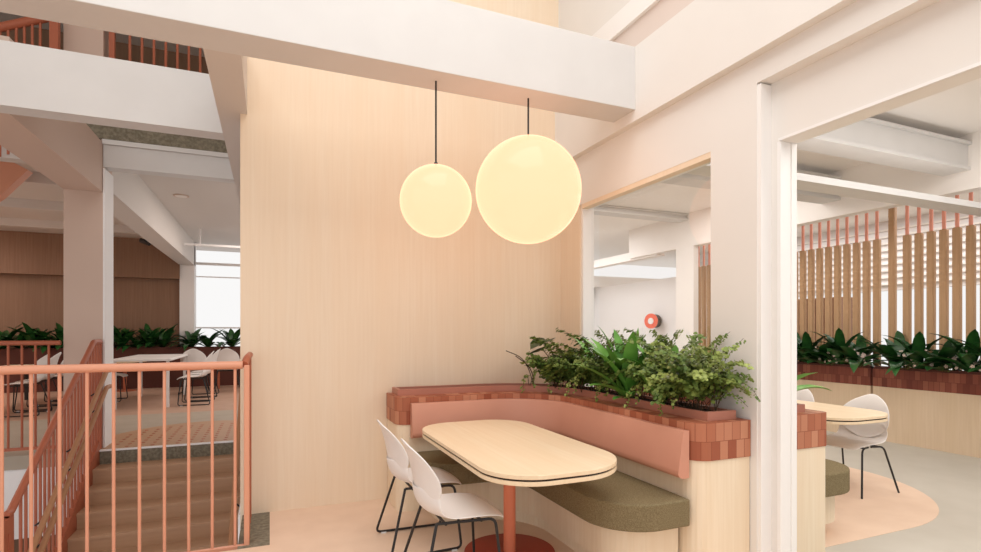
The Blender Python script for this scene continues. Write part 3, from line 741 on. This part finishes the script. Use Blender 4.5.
# sprays that lean out over the wall and the bench
def spray(label, loc, curves, m='fern', lfm=.012, droplets=True):
    t = thing('trailing_fern', label, 'fern', loc)
    R = random.Random(hash(label) % 7 if False else len(label)); bl = bmesh.new(); bs = bmesh.new()
    for pts in curves:
        P = round_corners([Vector(p) for p in pts], .2, 8); tube(bs, P, lambda q: .0028*(1-.6*q), 5)
        n = len(P)
        tot = [P[0].lerp(P[-1], 0)]
        for i in range(n-1):
            steps = max(1, int((P[i+1]-P[i]).length/.012))
            for s in range(steps):
                if i < 2: continue
                c = P[i].lerp(P[i+1], s/steps)
                for q in range(2):
                    c2 = c + Vector((R.uniform(-.016, .016), R.uniform(-.016, .016), R.uniform(-.02, .006))); r = lfm*R.uniform(.5, 1)
                    ax = Vector((R.uniform(-.7, .3), R.uniform(-1, .2), R.uniform(.2, 1))).normalized(); u = ax.orthogonal().normalized(); w = ax.cross(u)
                    bl.faces.new([bl.verts.new(c2 + u*r*math.cos(a) + w*r*.8*math.sin(a)) for a in (0, 1.05, 2.1, 3.14, 4.2, 5.24)])
    obj('foliage', bl, m, t); obj('stems', bs, 'stemd', t)
    return t
spray('thin fern sprays leaning out towards the white jamb', (2.53, 2.50, .952),
      [((0, 0, 0), (.04, -.02, .32), (.08, -.14, .46)), ((0, 0, 0), (.02, -.06, .20), (.05, -.20, .20), (.06, -.28, .10)), ((0, 0, 0), (.02, -.04, .12), (.03, -.12, .13), (.05, -.20, .06)), ((0, 0, 0), (0, .02, .4), (.08, -.04, .5))], 'fernd', .011)
for k, (x, y) in enumerate(((2.43, 2.72), (2.43, 3.06), (2.42, 3.42), (2.38, 3.78), (2.30, 4.08), (2.16, 4.30))):
    where = ('nearest the camera', 'second from the camera', 'third from the camera', 'fourth from the camera', 'at the corner of the tray', 'farthest left')[k]
    d = Vector((-1, -.1)) if k < 4 else Vector((-.75, -.65))
    c = lambda a, z, o=0: (d.x*a - d.y*o, d.y*a + d.x*o, z)
    spray('drooping light green fern tip hanging over the tray, ' + where, (x, y, .952), [(c(0, 0), c(.05, .13), c(.13, .10), c(.15, -.03)), (c(0, .0), c(.04, .17, .08), c(.12, .15, .09), c(.14, .02, .1))], 'fern', .012)
t = thing('arching_stem_plant', 'bare dark arching stems leaning against the oak wall at the left of the planting', 'plant', (2.26, 4.42, .952))
obj('stems', T((((0, 0, 0), (-.06, -.05, .14), (-.16, -.10, .27), (-.30, -.05, .33)), .004, .1), (((0, 0, 0), (-.03, -.06, .10), (-.10, -.1, .20), (-.20, -.04, .28)), .005, .1), seg=5), 'stemd', t)

# dark plants of the right-hand room planters
for k, (yy, az0) in enumerate(((2.62, 0), (2.98, 1), (3.4, 2), (3.8, 3))):
    strap_plant('green strap-leaved plant on the planter beyond the interior window, ' + ('by the white jamb', 'second from the jamb', 'third from the jamb', 'farthest from the jamb')[k],
                (3.13, yy, .952), 9, .42, .085, 41+k, 'strap', 'plants beyond the interior window', None, (.6, 1.4), (.7, 1.6))
GR = 'dark strap-leaved plants in front of the battens'
LR = 'dark green strap-leaved plant in the long planters before the battens'
rp = [strap_plant(LR, (7.60, 3.3, .967), 18, .66, .072, 20, 'dark', GR, .12, (.35, 1.4), (.9, 1.9)), strap_plant(LR, (7.60, 3.62, .967), 18, .62, .070, 23, 'dark', GR, .12, (.35, 1.4), (.9, 1.9))]
y = 3.92; k = 0
while y < 7.1:
    if abs(y-4.70) > .06: dup(rp[k % 2], (7.60, y, .967), None, LR, GR, (1, 1 if k % 3 else -1, .85+.1*(k % 3)))
    y += .25; k += 1
for k, y in enumerate((3.05, 2.78, 2.5, 2.2)): dup(rp[k % 2], (7.60, y, .967), None, LR, GR, (1, 1, 1))
GP = 'pale flowers among the dark plants'
fl = thing('flower_spray', 'spray of small pale pink flowers among the dark plants before the battens', 'flowers', (7.56, 3.45, .967), 0, GP)
R = random.Random(9); bm = bmesh.new(); bs = bmesh.new()
for i in range(22):
    c = Vector((R.uniform(-.10, .0), R.uniform(-.16, .16), R.uniform(.04, .26)))
    if i % 4 == 0: tube(bs, [(0, c.y*.2, 0), c], .003, 4)
    r = R.uniform(.010, .022)
    for a in range(5):
        q = a*1.2566; bm.faces.new([bm.verts.new(c + Vector((-.004*s, r*math.cos(q+o)*s, r*math.sin(q+o)*s))) for s, o in ((0, 0), (1, -.5), (1.2, 0), (1, .5))])
tag(obj('petals', bm, 'petal', fl), kind='stuff'); obj('stems', bs, 'stem', fl)
for y in (3.86, 4.3, 4.9, 5.3): dup(fl, (7.56, y, .967), None, None, GP)
GH = 'dark plants in the hall planter'
LH = 'dark green strap-leaved plant in the long planter at the end of the hall'
hp = [strap_plant(LH, (-2.6, 16.3, 1.032), 18, .78, .085, 31, 'dark', GH, None, (.3, 1.35), (.8, 1.8)), strap_plant(LH, (-1.55, 16.3, 1.032), 18, .74, .080, 35, 'dark', GH, None, (.3, 1.35), (.8, 1.8))]
for k, x in enumerate([-.95, -1.95] + [-2.9-.30*q for q in range(12)]):
    dup(hp[k % 2], (x, 16.3 + (.06 if k % 2 else -.06), 1.032), k*1.1, LH, GH)

# ------------------------------------------------------------------ light
w = bpy.data.worlds.new('World'); bpy.context.scene.world = w; w.use_nodes = True
bg = w.node_tree.nodes['Background']; bg.inputs[0].default_value = (1.0, .99, .98, 1); bg.inputs[1].default_value = .86
def area(name, loc, rot, sx, sy, e, col=(1, .93, .86)):
    l = bpy.data.lights.new(name, 'AREA'); l.shape = 'RECTANGLE'; l.size = sx; l.size_y = sy; l.energy = e; l.color = col
    o = bpy.data.objects.new(name, l); C.objects.link(o); o.location = loc; o.rotation_euler = rot
    return tag(o, 'added fill light without a fixture', 'light')
area('overhead_fill', (.2, .6, 6.1), (0, 0, 0), 4.4, 4.4, 170, (1, .96, .92))  # added overhead fill that raises the ambient light in the booth corner
area('overhead_fill', (-1.4, 6.9, 6.1), (0, 0, 0), 2.5, 1.8, 9, (1, .90, .82))  # added weak fill above the stair well to lift the steps
area('room_fill', (4.9, 1.2, 3.55), (0, 0, 0), 3, 2.4, 82, (1, .97, .94))  # fill added to brighten the near part of the right-hand room
area('room_fill', (4.9, 6.1, 3.55), (0, 0, 0), 3, 1.8, 70, (1, .97, .94))  # fill added between the ceiling beams, brightens the back of the right-hand room
area('ceiling_bounce_fill', (5.0, 3.25, 2.80), (PI, 0, 0), 3.6, .15, 3.5, (1, .96, .92))  # upward fill added to lighten the right-hand ceiling; the rail holds no lamp
area('room_fill', (9.3, 5.5, 3.55), (0, 0, 0), 2.0, 8, 150, (1, .97, .95))  # added fill that lightens the pale wall beyond the battens
area('room_fill', (5.5, 10.2, 3.5), (0, 0, 0), 1.5, 2.4, 75, (.97, .98, 1))  # added fill to whiten the far wall behind the interior window
area('room_fill', (-8.1, 12.8, 3.93), (0, 0, 0), 2.4, 6, 230, (1, .86, .77))  # warm fill added out of view at the left to brighten the hall
area('room_fill', (.2, 12.6, 3.93), (0, 0, 0), 2.6, 4, 80, (1, .88, .80))  # second warm fill added for the hall, no fixture there

# ------------------------------------------------------------------ camera
cam = bpy.data.cameras.new('camera'); co = bpy.data.objects.new('camera', cam); C.objects.link(co)
co.location = (0, 0, 1.45); co.rotation_euler = (PI/2, 0, math.radians(-22.5))
cam.sensor_width = 36; cam.lens = 533/981*36; cam.shift_y = (332-276)/981; cam.clip_start = .05
sc = bpy.context.scene; sc.camera = co
sc.view_settings.view_transform = 'Standard'; sc.view_settings.look = 'None'; sc.view_settings.gamma = 1
sc.view_settings.use_curve_mapping = False; sc.view_settings.exposure = 0.15
